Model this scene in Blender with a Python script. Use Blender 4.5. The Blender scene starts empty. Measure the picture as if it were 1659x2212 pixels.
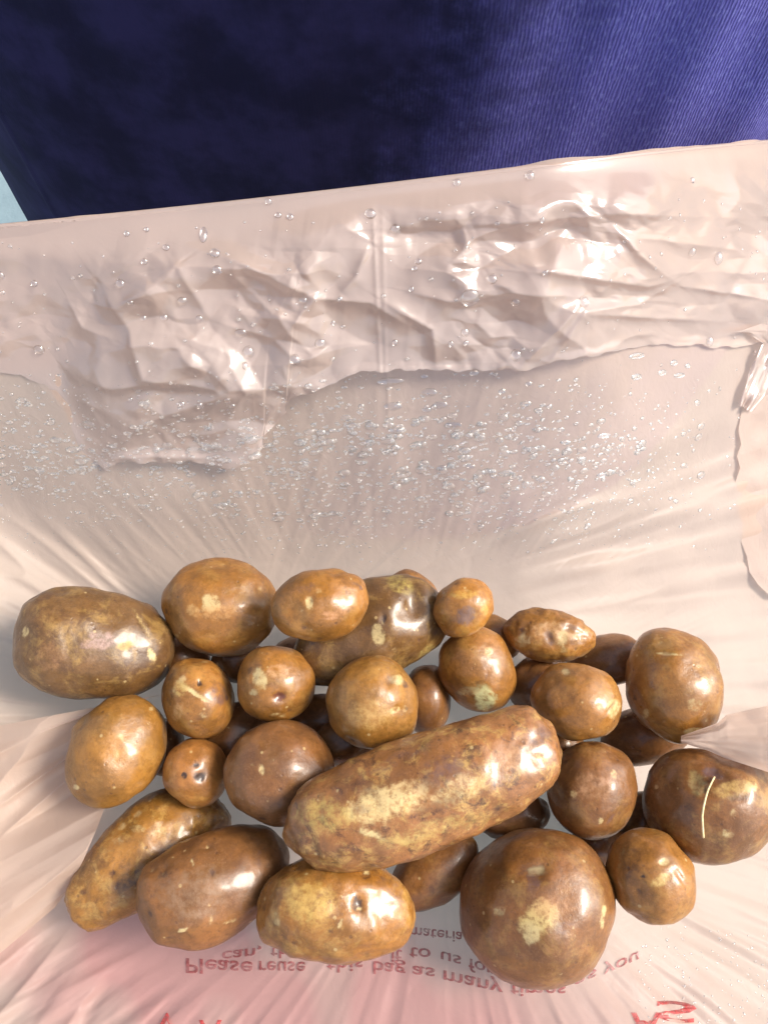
import bpy, math, random
import numpy as np
from mathutils import Vector
from mathutils.bvhtree import BVHTree

C = bpy.context.scene.collection
SC = bpy.context.scene
random.seed(7)
RNG = np.random.default_rng(7)

# ---------------------------------------------------------------- camera
PITCH = math.radians(22.0)            # from straight down, tilted towards the garment
CAM = np.array([0.0, 0.0, 0.33])
FPX = 1662.0                          # focal length in pixels of a 1659 x 2212 picture
cam_d = bpy.data.cameras.new('camera')
cam_d.sensor_fit = 'VERTICAL'
cam_d.sensor_height = 34.6
cam_d.lens = FPX / 2212.0 * 34.6
cam_d.clip_start = 0.01
cam_d.clip_end = 500
cam_o = bpy.data.objects.new('camera', cam_d)
cam_o.location = CAM
cam_o.rotation_euler = (PITCH, 0, 0)
C.objects.link(cam_o)
SC.camera = cam_o
FW = np.array([0.0, math.sin(PITCH), -math.cos(PITCH)])
UP = np.array([0.0, math.cos(PITCH), math.sin(PITCH)])
RT = np.array([1.0, 0.0, 0.0])

# ---------------------------------------------------------------- light
SUN_DIR = Vector((0.71, 0.05, 0.70)).normalized()     # towards the sun
elev = math.asin(SUN_DIR.z)
azim = math.atan2(SUN_DIR.x, SUN_DIR.y)
world = bpy.data.worlds.new('World')
SC.world = world
world.use_nodes = True
wn = world.node_tree
wn.nodes.clear()
sky = wn.nodes.new('ShaderNodeTexSky')
sky.sky_type = 'NISHITA'
sky.sun_disc = False
sky.sun_elevation = elev
sky.sun_rotation = azim
sky.air_density = 1.0
sky.dust_density = 3.0
bg = wn.nodes.new('ShaderNodeBackground')
bg.inputs['Strength'].default_value = 0.15
wo = wn.nodes.new('ShaderNodeOutputWorld')
hs = wn.nodes.new('ShaderNodeHueSaturation')       # thin high cloud: a paler sky
hs.inputs['Saturation'].default_value = 0.75
wn.links.new(sky.outputs[0], hs.inputs['Color'])
wn.links.new(hs.outputs[0], bg.inputs[0])
wn.links.new(bg.outputs[0], wo.inputs[0])
sun_d = bpy.data.lights.new('sun', 'SUN')
sun_d.energy = 2.8
sun_d.angle = math.radians(20)
sun_d.color = (1.0, 0.93, 0.82)
sun_o = bpy.data.objects.new('sun', sun_d)
sun_o.rotation_euler = SUN_DIR.to_track_quat('Z', 'Y').to_euler()
sun_o.location = SUN_DIR * 5
C.objects.link(sun_o)
SC.view_settings.view_transform = 'Standard'
SC.view_settings.look = 'None'
SC.view_settings.gamma = 1.0
SC.view_settings.use_curve_mapping = False
SC.view_settings.exposure = 0.86

# ---------------------------------------------------------------- helpers
def ray(px, py):
    px = np.asarray(px, float); py = np.asarray(py, float)
    return FW + ((px - 829.5) / FPX)[..., None] * RT + ((1106.0 - py) / FPX)[..., None] * UP
def at_z(px, py, z):
    d = ray(px, py)
    t = (np.asarray(z, float) - CAM[2]) / d[..., 2]
    return CAM + t[..., None] * d
def project(P):
    v = P - CAM
    t = v @ FW
    return 829.5 + FPX * (v @ RT) / t, 1106.0 - FPX * (v @ UP) / t
def sstep(a, b, x):
    t = np.clip((x - a) / (b - a), 0, 1)
    return t * t * (3 - 2 * t)
def hash3(ix, iy, iz, seed):
    h = (ix.astype(np.int64) * 374761393 + iy.astype(np.int64) * 668265263 + iz.astype(np.int64) * 2147483647 + seed * 1274126177) & 0xFFFFFFFF
    h = ((h ^ (h >> 13)) * 1274126177) & 0xFFFFFFFF
    h = h ^ (h >> 16)
    return (h & 0xFFFF) / 32767.5 - 1.0
def vnoise(x, y, z, seed=0):
    x, y, z = np.broadcast_arrays(np.asarray(x, float), np.asarray(y, float), np.asarray(z, float))
    ix, iy, iz = np.floor(x), np.floor(y), np.floor(z)
    fx, fy, fz = x - ix, y - iy, z - iz
    q = lambda f: f * f * f * (f * (f * 6 - 15) + 10)
    fx, fy, fz = q(fx), q(fy), q(fz)
    r = 0
    for a in (0, 1):
        wa = fx if a else 1 - fx
        for b in (0, 1):
            wb = fy if b else 1 - fy
            for c in (0, 1):
                wc = fz if c else 1 - fz
                r = r + wa * wb * wc * hash3(ix + a, iy + b, iz + c, seed)
    return r
def fbm(x, y, z, seed=0, oct=3):
    r, a = 0, 1.0
    for k in range(oct):
        r = r + a * vnoise(x * 2 ** k, y * 2 ** k, z * 2 ** k, seed + 17 * k)
        a *= 0.5
    return r
def link(name, me, mat, parent=None):
    o = bpy.data.objects.new(name, me)
    C.objects.link(o)
    if mat is not None:
        me.materials.append(mat)
    if parent is not None:
        o.parent = parent
    return o
def tag(o, label=None, cat=None, group=None, kind=None):
    if label: o['label'] = label
    if cat: o['category'] = cat
    if group: o['group'] = group
    if kind: o['kind'] = kind
    return o
def np_mesh(name, V, F, smooth=True):
    V = np.asarray(V, np.float32); F = np.asarray(F, np.int32)
    n = F.shape[1]
    me = bpy.data.meshes.new(name)
    me.vertices.add(len(V)); me.vertices.foreach_set('co', V.ravel())
    me.loops.add(F.size); me.loops.foreach_set('vertex_index', F.ravel())
    me.polygons.add(len(F))
    me.polygons.foreach_set('loop_start', np.arange(0, F.size, n, dtype=np.int32))
    try:
        me.polygons.foreach_set('loop_total', np.full(len(F), n, np.int32))
    except Exception:
        pass
    me.update(calc_edges=True)
    me.polygons.foreach_set('use_smooth', np.full(len(F), smooth))
    me.validate()
    return me
def grid_faces(nu, nv, flip=False):
    i = np.arange(nu * nv).reshape(nu, nv)
    a, b, c, d = i[:-1, :-1].ravel(), i[1:, :-1].ravel(), i[1:, 1:].ravel(), i[:-1, 1:].ravel()
    return np.stack([a, d, c, b] if flip else [a, b, c, d], 1)
def polyline(pts, n):
    pts = np.asarray(pts, float)
    d = np.r_[0, np.cumsum(np.linalg.norm(np.diff(pts[:, :2], axis=0), axis=1))]
    s = np.linspace(0, d[-1], n)
    return np.stack([np.interp(s, d, pts[:, k]) for k in range(pts.shape[1])], 1)
def seg_dist(px, py, pts):
    """distance to a polyline in picture units, signed side, and fraction along it"""
    best = np.full(np.shape(px), 1e9); side = np.zeros(np.shape(px)); frac = np.zeros(np.shape(px))
    pts = np.asarray(pts, float); n = len(pts) - 1
    for k in range(n):
        a, b = pts[k], pts[k + 1]
        ab = b - a; L2 = ab @ ab
        t = np.clip(((px - a[0]) * ab[0] + (py - a[1]) * ab[1]) / L2, 0, 1)
        dx, dy = px - a[0] - t * ab[0], py - a[1] - t * ab[1]
        d = np.hypot(dx, dy)
        m = d < best
        best = np.where(m, d, best)
        side = np.where(m, np.sign(ab[0] * dy - ab[1] * dx), side)
        frac = np.where(m, (k + t) / n, frac)
    return best, side, frac
def crumple(x, y, cell, seed, curv=0.35, slope=0.8):
    """piecewise flat facets meeting in sharp creases, like crushed film (heights in cells)"""
    gx, gy = x / cell, y / cell
    ix, iy = np.floor(gx), np.floor(gy)
    best = np.full(gx.shape, -1e9)
    z0 = np.zeros_like(ix)
    for a in (-2, -1, 0, 1, 2):
        for b in (-2, -1, 0, 1, 2):
            cx, cy = ix + a, iy + b
            ox = cx + 0.5 + 0.5 * hash3(cx, cy, z0, seed); oy = cy + 0.5 + 0.5 * hash3(cx, cy, z0, seed + 1)
            sx = slope * hash3(cx, cy, z0, seed + 2); sy = slope * hash3(cx, cy, z0, seed + 3)
            h = 0.45 * hash3(cx, cy, z0, seed + 4)
            dx, dy = gx - ox, gy - oy
            best = np.maximum(best, h + sx * dx + sy * dy - curv * (dx * dx + dy * dy))
    return best

def facets(x, y, cell, seed):
    """flat triangular facets between sharp ridges and valleys, like crushed film"""
    u, v = x / cell, y / cell
    u = u + 0.40 * vnoise(u * 0.55, v * 0.55, 0 * u, seed + 11); v = v + 0.40 * vnoise(u * 0.55, v * 0.55, 0 * u + 5, seed + 12)
    u = u + 0.35 * v
    iu, iv = np.floor(u), np.floor(v)
    a, b = u - iu, v - iv
    z0 = np.zeros_like(iu)
    h00, h10 = hash3(iu, iv, z0, seed), hash3(iu + 1, iv, z0, seed)
    h01, h11 = hash3(iu, iv + 1, z0, seed), hash3(iu + 1, iv + 1, z0, seed)
    return np.where(a > b, h00 * (1 - a) + h10 * (a - b) + h11 * b, h00 * (1 - b) + h01 * (b - a) + h11 * a)

# ---------------------------------------------------------------- materials
class NT:
    def __init__(self, name):
        self.m = bpy.data.materials.new(name); self.m.use_nodes = True
        self.t = self.m.node_tree; self.t.nodes.clear()
    def n(self, typ, **kw):
        nd = self.t.nodes.new('ShaderNode' + typ)
        for k, v in kw.items():
            if k in nd.inputs: nd.inputs[k].default_value = v
            else: setattr(nd, k, v)
        return nd
    def l(self, a, b): self.t.links.new(a, b)
    def noise(self, vec, scale, detail=4, rough=0.55, dist=0.0):
        nd = self.n('TexNoise'); nd.inputs['Scale'].default_value = scale; nd.inputs['Detail'].default_value = detail
        nd.inputs['Roughness'].default_value = rough; nd.inputs['Distortion'].default_value = dist
        self.l(vec, nd.inputs['Vector']); return nd.outputs['Fac']
    def ramp(self, fac, a, b, lo=0.0, hi=1.0):
        nd = self.n('MapRange'); nd.interpolation_type = 'SMOOTHSTEP'
        nd.inputs['From Min'].default_value = a; nd.inputs['From Max'].default_value = b
        nd.inputs['To Min'].default_value = lo; nd.inputs['To Max'].default_value = hi
        self.l(fac, nd.inputs['Value']); return nd.outputs['Result']
    def mix(self, fac, a, b, mode='MIX'):
        nd = self.n('MixRGB'); nd.blend_type = mode
        for s, i in ((fac, 0), (a, 1), (b, 2)):
            if isinstance(s, (int, float)): nd.inputs[i].default_value = s
            elif isinstance(s, tuple): nd.inputs[i].default_value = (*s, 1)[:4]
            else: self.l(s, nd.inputs[i])
        return nd.outputs[0]
    def math(self, op, a, b=None):
        nd = self.n('Math'); nd.operation = op
        for s, i in ((a, 0), (b, 1)):
            if s is None: continue
            if isinstance(s, (int, float)): nd.inputs[i].default_value = s
            else: self.l(s, nd.inputs[i])
        return nd.outputs[0]
    def bump(self, h, strength, dist, normal=None):
        nd = self.n('Bump'); nd.inputs['Strength'].default_value = strength; nd.inputs['Distance'].default_value = dist
        self.l(h, nd.inputs['Height'])
        if normal is not None: self.l(normal, nd.inputs['Normal'])
        return nd.outputs[0]
    def out(self, sh):
        o = self.n('OutputMaterial'); self.l(sh, o.inputs['Surface']); return self.m

def srgb(r, g, b):
    f = lambda c: (c / 255 / 12.92) if c <= 10 else ((c / 255 + 0.055) / 1.055) ** 2.4
    return (f(r), f(g), f(b))

def film_material(name, col, pinkcol=None, trans=0.45, rough=0.3, clear=0.06, fine=1.0, coat=0.25, spec=0.55, cior=1.5):
    k = NT(name)
    tc = k.n('TexCoord'); v = tc.outputs['Object']
    base = k.mix(k.ramp(k.noise(v, 22, 3), 0.3, 0.7), tuple(c * 0.93 for c in col), col)
    if pinkcol is not None:
        at = k.n('Attribute', attribute_name='print_tint')
        base = k.mix(at.outputs['Fac'], base, pinkcol)
    b1 = k.bump(k.noise(v, 420, 3, 0.5), 0.22 * fine, 0.0004)
    b2 = k.bump(k.noise(v, 130, 3, 0.5, 1.2), 0.25 * fine, 0.0015, b1)
    pr = k.n('BsdfPrincipled'); k.l(base, pr.inputs['Base Color'])
    pr.inputs['Roughness'].default_value = rough; pr.inputs['Specular IOR Level'].default_value = spec
    pr.inputs['Coat Weight'].default_value = coat; pr.inputs['Coat Roughness'].default_value = 0.14; pr.inputs['Coat IOR'].default_value = cior
    k.l(b2, pr.inputs['Normal'])
    tr = k.n('BsdfTranslucent'); k.l(base, tr.inputs['Color']); k.l(b2, tr.inputs['Normal'])
    m1 = k.n('MixShader'); m1.inputs[0].default_value = trans
    k.l(pr.outputs[0], m1.inputs[1]); k.l(tr.outputs[0], m1.inputs[2])
    tp = k.n('BsdfTransparent'); tp.inputs[0].default_value = (0.95, 0.93, 0.9, 1)
    m2 = k.n('MixShader'); m2.inputs[0].default_value = clear
    k.l(m1.outputs[0], m2.inputs[1]); k.l(tp.outputs[0], m2.inputs[2])
    return k.out(m2.outputs[0])

FILM = film_material('bag_film', (0.740, 0.568, 0.465), (0.62, 0.265, 0.25), trans=0.55, rough=0.42, clear=0.10, fine=0.6, coat=0.0, spec=0.35)
CUFF = film_material('cuff_film', (0.70, 0.57, 0.51), None, trans=0.45, rough=0.2, clear=0.22, fine=0.3, coat=1.0, spec=0.8, cior=1.85)
SIDE = film_material('side_film', (0.74, 0.60, 0.52), None, trans=0.55, rough=0.35, clear=0.15, coat=0.5)

def print_material(name, col):
    k = NT(name)
    tc = k.n('TexCoord')
    w = k.ramp(k.noise(tc.outputs['Object'], 900, 4, 0.6), 0.35, 0.62)
    base = k.mix(w, tuple(c * 0.8 for c in col), tuple(min(1, c * 1.25 + 0.03) for c in col))
    pr = k.n('BsdfPrincipled'); k.l(base, pr.inputs['Base Color']); pr.inputs['Roughness'].default_value = 0.35
    tr = k.n('BsdfTranslucent'); k.l(base, tr.inputs['Color'])
    m1 = k.n('MixShader'); m1.inputs[0].default_value = 0.4
    k.l(pr.outputs[0], m1.inputs[1]); k.l(tr.outputs[0], m1.inputs[2])
    tp = k.n('BsdfTransparent')
    m2 = k.n('MixShader'); k.l(k.ramp(k.noise(tc.outputs['Object'], 500, 3), 0.3, 0.74, 0.03, 0.6), m2.inputs[0])
    k.l(m1.outputs[0], m2.inputs[1]); k.l(tp.outputs[0], m2.inputs[2])
    return k.out(m2.outputs[0])
INK = print_material('dull_red_ink', (0.33, 0.085, 0.085))
INK_BOLD = print_material('bold_red_ink', (0.50, 0.05, 0.05))

def water_material(name, clear, glassy, gleam=0.0):
    k = NT(name)
    pr = k.n('BsdfPrincipled'); pr.inputs['Base Color'].default_value = (1, 1, 1, 1)
    pr.inputs['Roughness'].default_value = 0.03; pr.inputs['IOR'].default_value = 1.33
    pr.inputs['Transmission Weight'].default_value = 1.0
    gl = k.n('BsdfGlossy'); gl.inputs['Color'].default_value = (1, 1, 1, 1); gl.inputs['Roughness'].default_value = 0.06 if not gleam else 0.22
    tp = k.n('BsdfTransparent')
    m1 = k.n('MixShader'); m1.inputs[0].default_value = glassy
    k.l(gl.outputs[0], m1.inputs[1]); k.l(pr.outputs[0], m1.inputs[2])
    m2 = k.n('MixShader'); m2.inputs[0].default_value = clear
    k.l(m1.outputs[0], m2.inputs[1]); k.l(tp.outputs[0], m2.inputs[2])
    if gleam:
        tl = k.n('BsdfDiffuse'); tl.inputs['Color'].default_value = (0.97, 0.93, 0.87, 1)  # cream diffuse share painted in for light focused by the drops
        m3 = k.n('MixShader'); m3.inputs[0].default_value = gleam
        k.l(m2.outputs[0], m3.inputs[1]); k.l(tl.outputs[0], m3.inputs[2]); m2 = m3
    return k.out(m2.outputs[0])
BEAD = water_material('water', 0.6, 0.7)
WATER = water_material('fine_water', 0.50, 0.85, 0.07)

def potato_material(name, base, dark, yellow, ya=0.3, da=0.3, rough=0.3, seed=0.0, spk=0.5):
    k = NT(name)
    tc = k.n('TexCoord')
    mp = k.n('Mapping'); mp.inputs['Location'].default_value = (seed * 1.37, seed * 0.71, seed * 2.13)
    k.l(tc.outputs['Object'], mp.inputs['Vector']); v = mp.outputs[0]
    fs = 1.0 + 0.7 * (ya > 0.4)
    c = k.mix(k.ramp(k.noise(v, 70, 5, 0.6), 0.3, 0.7), tuple(0.66 * x for x in base), tuple(1.2 * x for x in base))
    c = k.mix(k.math('MULTIPLY', k.ramp(k.noise(v, 85 * fs, 8, 0.72, 0.4), 0.48, 0.62), ya), c, yellow)
    v2 = k.n('Mapping'); v2.inputs['Location'].default_value = (seed * 3.1 + 5, 2.2, seed); k.l(tc.outputs['Object'], v2.inputs['Vector'])
    c = k.mix(k.math('MULTIPLY', k.ramp(k.noise(v2.outputs[0], 100 * fs, 8, 0.74, 0.6), 0.51, 0.65), da), c, dark)
    c = k.mix(k.math('MULTIPLY', k.ramp(k.noise(v, 650, 5, 0.7), 0.48, 0.68), 0.5), c, tuple(0.55 * x for x in base))
    c = k.mix(k.math('MULTIPLY', k.ramp(k.noise(v2.outputs[0], 900, 3, 0.6), 0.6, 0.75), 0.25), c, tuple(min(1, 1.7 * x) for x in base))
    vo = k.n('TexVoronoi'); vo.inputs['Scale'].default_value = 260; k.l(v, vo.inputs['Vector'])
    spots = k.ramp(vo.outputs['Distance'], 0.10, 0.20, 1.0, 0.0)
    gate = k.ramp(k.noise(v, 150, 2), 0.52, 0.6)
    sp = k.math('MULTIPLY', spots, gate)
    c = k.mix(k.math('MULTIPLY', sp, spk), c, dark)
    c = k.mix(k.math('MULTIPLY', k.ramp(k.noise(v2.outputs[0], 300, 7, 0.75, 0.3), 0.50, 0.62), 0.42), c, tuple(0.50 * x for x in base))
    c = k.mix(k.math('MULTIPLY', k.ramp(k.noise(v, 240, 7, 0.75, 0.3), 0.54, 0.66), 0.30), c, tuple(min(1, 1.5 * x + 0.03) for x in base))
    vf = k.n('TexVoronoi'); vf.inputs['Scale'].default_value = 190; k.l(v2.outputs[0], vf.inputs['Vector'])
    fl = k.math('MULTIPLY', k.ramp(vf.outputs['Distance'], 0.07, 0.15, 1.0, 0.0), k.ramp(k.noise(v2.outputs[0], 170, 3), 0.50, 0.56))
    c = k.mix(k.math('MULTIPLY', fl, 0.6), c, (0.50, 0.36, 0.16))
    rus = k.math('MULTIPLY', k.ramp(k.noise(v, 1300, 6, 0.7), 0.5, 0.62), k.ramp(k.noise(v2.outputs[0], 110, 4, 0.6), 0.42, 0.6))
    c = k.mix(k.math('MULTIPLY', rus, 0.30), c, tuple(min(1, 1.35 * x + 0.05) for x in base))
    at = k.n('Attribute', attribute_name='marks')
    wob = k.ramp(k.noise(v, 500, 4, 0.6), 0.25, 0.65, 0.55, 1.15)
    al = k.math('ADD', k.math('MULTIPLY', at.outputs['Alpha'], wob), k.math('MULTIPLY', k.math('SUBTRACT', k.noise(v2.outputs[0], 420, 6, 0.75), 0.5), k.math('MULTIPLY', k.ramp(at.outputs['Alpha'], 0.02, 0.3), 1.5)))
    al = k.math('MULTIPLY', k.ramp(al, 0.10, 0.95), 0.92)
    cl = k.n('Clamp'); k.l(al, cl.inputs[0])
    c = k.mix(cl.outputs[0], c, at.outputs['Color'])
    h = k.math('ADD', k.noise(v, 380, 6, 0.62), k.math('MULTIPLY', sp, -0.5))
    nb = k.bump(h, 0.30, 0.0008)
    nb = k.bump(k.noise(v2.outputs[0], 1500, 3, 0.6), 0.14, 0.0003, nb)
    pr = k.n('BsdfPrincipled'); k.l(c, pr.inputs['Base Color']); k.l(nb, pr.inputs['Normal'])
    k.l(k.ramp(k.noise(v2.outputs[0], 120, 4), 0.3, 0.7, rough, rough + 0.2), pr.inputs['Roughness'])
    pr.inputs['Specular IOR Level'].default_value = 0.5
    pr.inputs['Coat Weight'].default_value = 0.34; pr.inputs['Coat Roughness'].default_value = 0.17
    pr.inputs['Subsurface Weight'].default_value = 0.0
    return k.out(pr.outputs[0])

def cloth_material():
    k = NT('ribbed_cloth')
    uv = k.n('UVMap', uv_map='cloth')                 # metres along and up the cloth
    sep = k.n('SeparateXYZ'); k.l(uv.outputs[0], sep.inputs[0])
    tc = k.n('TexCoord')
    mp = k.n('Mapping'); mp.inputs['Scale'].default_value = (1, 0.30, 1); k.l(uv.outputs[0], mp.inputs['Vector'])
    wob = k.noise(mp.outputs[0], 160, 3, 0.6)
    u = k.math('ADD', sep.outputs[0], k.math('MULTIPLY', k.math('SUBTRACT', wob, 0.5), 0.0030))
    rib = k.math('SINE', k.math('MULTIPLY', u, 2 * math.pi / 0.0017))
    rib01 = k.math('ADD', k.math('MULTIPLY', rib, 0.5), 0.5)
    mp2 = k.n('Mapping'); mp2.inputs['Scale'].default_value = (1, 0.35, 1); k.l(uv.outputs[0], mp2.inputs['Vector'])
    fuzz = k.noise(mp2.outputs[0], 700, 4, 0.7)
    wet = k.n('Attribute', attribute_name='wet')
    wf = k.math('ADD', wet.outputs['Fac'], k.math('MULTIPLY', k.math('SUBTRACT', k.noise(uv.outputs[0], 55, 6, 0.65), 0.5), 0.75))
    dark_fr = k.ramp(wf, 0.08, 0.92)
    rib_navy = k.mix(rib01, (0.066, 0.058, 0.235), (0.118, 0.108, 0.395))
    rib_navy = k.mix(k.ramp(fuzz, 0.45, 0.75), rib_navy, (0.19, 0.19, 0.50))
    dark_navy = k.mix(k.ramp(k.noise(uv.outputs[0], 30, 6, 0.6), 0.35, 0.68), (0.0075, 0.006, 0.025), (0.020, 0.0155, 0.060))
    c = k.mix(dark_fr, rib_navy, dark_navy)
    amp = k.math('SUBTRACT', 1.0, k.math('MULTIPLY', dark_fr, 0.94))
    h = k.math('MULTIPLY', k.math('ADD', k.math('MULTIPLY', rib01, 0.55), k.math('MULTIPLY', fuzz, 1.3)), amp)
    nb = k.bump(h, 0.8, 0.0007)
    pr = k.n('BsdfPrincipled'); k.l(c, pr.inputs['Base Color']); k.l(nb, pr.inputs['Normal'])
    pr.inputs['Roughness'].default_value = 0.85; pr.inputs['Specular IOR Level'].default_value = 0.15
    pr.inputs['Sheen Weight'].default_value = 0.05; pr.inputs['Sheen Tint'].default_value = (0.5, 0.55, 1, 1)
    return k.out(pr.outputs[0])

def ground_material():
    k = NT('pale_ground')
    tc = k.n('TexCoord')
    c = k.mix(k.ramp(k.noise(tc.outputs['Object'], 6, 6, 0.6), 0.3, 0.7), (0.15, 0.215, 0.24), (0.21, 0.285, 0.31))
    c = k.mix(k.math('MULTIPLY', k.ramp(k.noise(tc.outputs['Object'], 40, 5, 0.7), 0.55, 0.7), 0.3), c, (0.13, 0.19, 0.22))
    pr = k.n('BsdfPrincipled'); k.l(c, pr.inputs['Base Color']); pr.inputs['Roughness'].default_value = 0.8
    k.l(k.bump(k.noise(tc.outputs['Object'], 120, 5), 0.3, 0.003), pr.inputs['Normal'])
    return k.out(pr.outputs[0])

# ---------------------------------------------------------------- ground
n = 24
gx, gy = np.meshgrid(np.linspace(-30, 30, n), np.linspace(-30, 30, n), indexing='ij')
gz = -0.50 + 0.004 * vnoise(gx, gy, 0 * gx, 3)
ground = link('ground', np_mesh('ground', np.stack([gx, gy, gz], -1).reshape(-1, 3), grid_faces(n, n)), ground_material())
tag(ground, 'pale blue grey ground showing past the garment edge', None, None, 'structure')

# ---------------------------------------------------------------- garment
def build_garment():
    nu, nv = 420, 300
    xl, xr, yb, dep = -0.274, 0.40, 0.50, 0.205
    cx, w = (xl + xr) / 2, (xr - xl) / 2
    al = np.linspace(0, math.pi, 4000)
    ex = 2 / 2.7
    X = cx - w * np.sign(np.cos(al)) * np.abs(np.cos(al)) ** ex
    Y = yb - dep * np.abs(np.sin(al)) ** ex
    # bulge of the body: nearer in the middle left, falling back to the right
    Y = Y + 0.75 * np.clip(X - 0.01, 0, 1) ** 2
    s = np.r_[0, np.cumsum(np.hypot(np.diff(X), np.diff(Y)))]
    S = np.linspace(0, s[-1], nu)
    Xc, Yc = np.interp(S, s, X), np.interp(S, s, Y)
    Z = np.linspace(-0.49, 0.60, nv)
    x = np.repeat(Xc[:, None], nv, 1); y = np.repeat(Yc[:, None], nv, 1); z = np.repeat(Z[None], nu, 0)
    # soft hanging folds, strongest on the right
    lean = x - 0.10 * (z - 0.12)
    fold = 0.0015 * np.sin((lean - 0.083) / 0.045 * 2 * math.pi) * sstep(0.03, 0.08, lean) * (1 - 0.4 * sstep(0.2, 0.3, lean))
    fold += 0.0045 * fbm(x * 11, z * 5, 0 * x, 5, 3) + 0.0012 * fbm(x * 30, z * 9, 0 * x, 8, 2)
    seam = 0.0010 * np.exp(-((S[:, None] - 0.185) / 0.0015) ** 2) + 0 * z
    y = y - fold - seam
    # leaning back a little above, as cloth over a body
    y = y + 0.04 * np.clip(z - 0.25, 0, 1)
    V = np.stack([x, y, z], -1).reshape(-1, 3)
    me = np_mesh('garment', V, grid_faces(nu, nv))
    uvl = me.uv_layers.new(name='cloth')
    vi = np.empty(len(me.loops), np.int32); me.loops.foreach_get('vertex_index', vi)
    UV = np.stack([np.repeat(S[:, None], nv, 1), z], -1).reshape(-1, 2)
    uvl.data.foreach_set('uv', UV[vi].astype(np.float32).ravel())
    wet = 1 - sstep(-0.02, 0.16, x - 0.25 * (z - 0.15))  # darkening mask: full at the left, gone towards the right
    at = me.attributes.new('wet', 'FLOAT', 'POINT'); at.data.foreach_set('value', wet.astype(np.float32).ravel())
    o = link('garment', me, cloth_material())
    md = o.modifiers.new('thickness', 'SOLIDIFY'); md.thickness = 0.0015; md.offset = -1
    return tag(o, 'navy blue ribbed cloth garment hanging upright behind the bag, its left side darker', 'garment')
build_garment()

# ---------------------------------------------------------------- potatoes: picture ellipse, shape, colour, label
OR = (0.285, 0.119, 0.021); RB = (0.205, 0.082, 0.020); OL = (0.142, 0.068, 0.019); GO = (0.285, 0.126, 0.022)
DK = (0.065, 0.027, 0.015); PU = (0.13, 0.068, 0.055); YE = (0.50, 0.31, 0.09); BRN = (0.195, 0.080, 0.023)
PAL = (0.56, 0.43, 0.20); BLK = (0.03, 0.018, 0.015)
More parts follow.
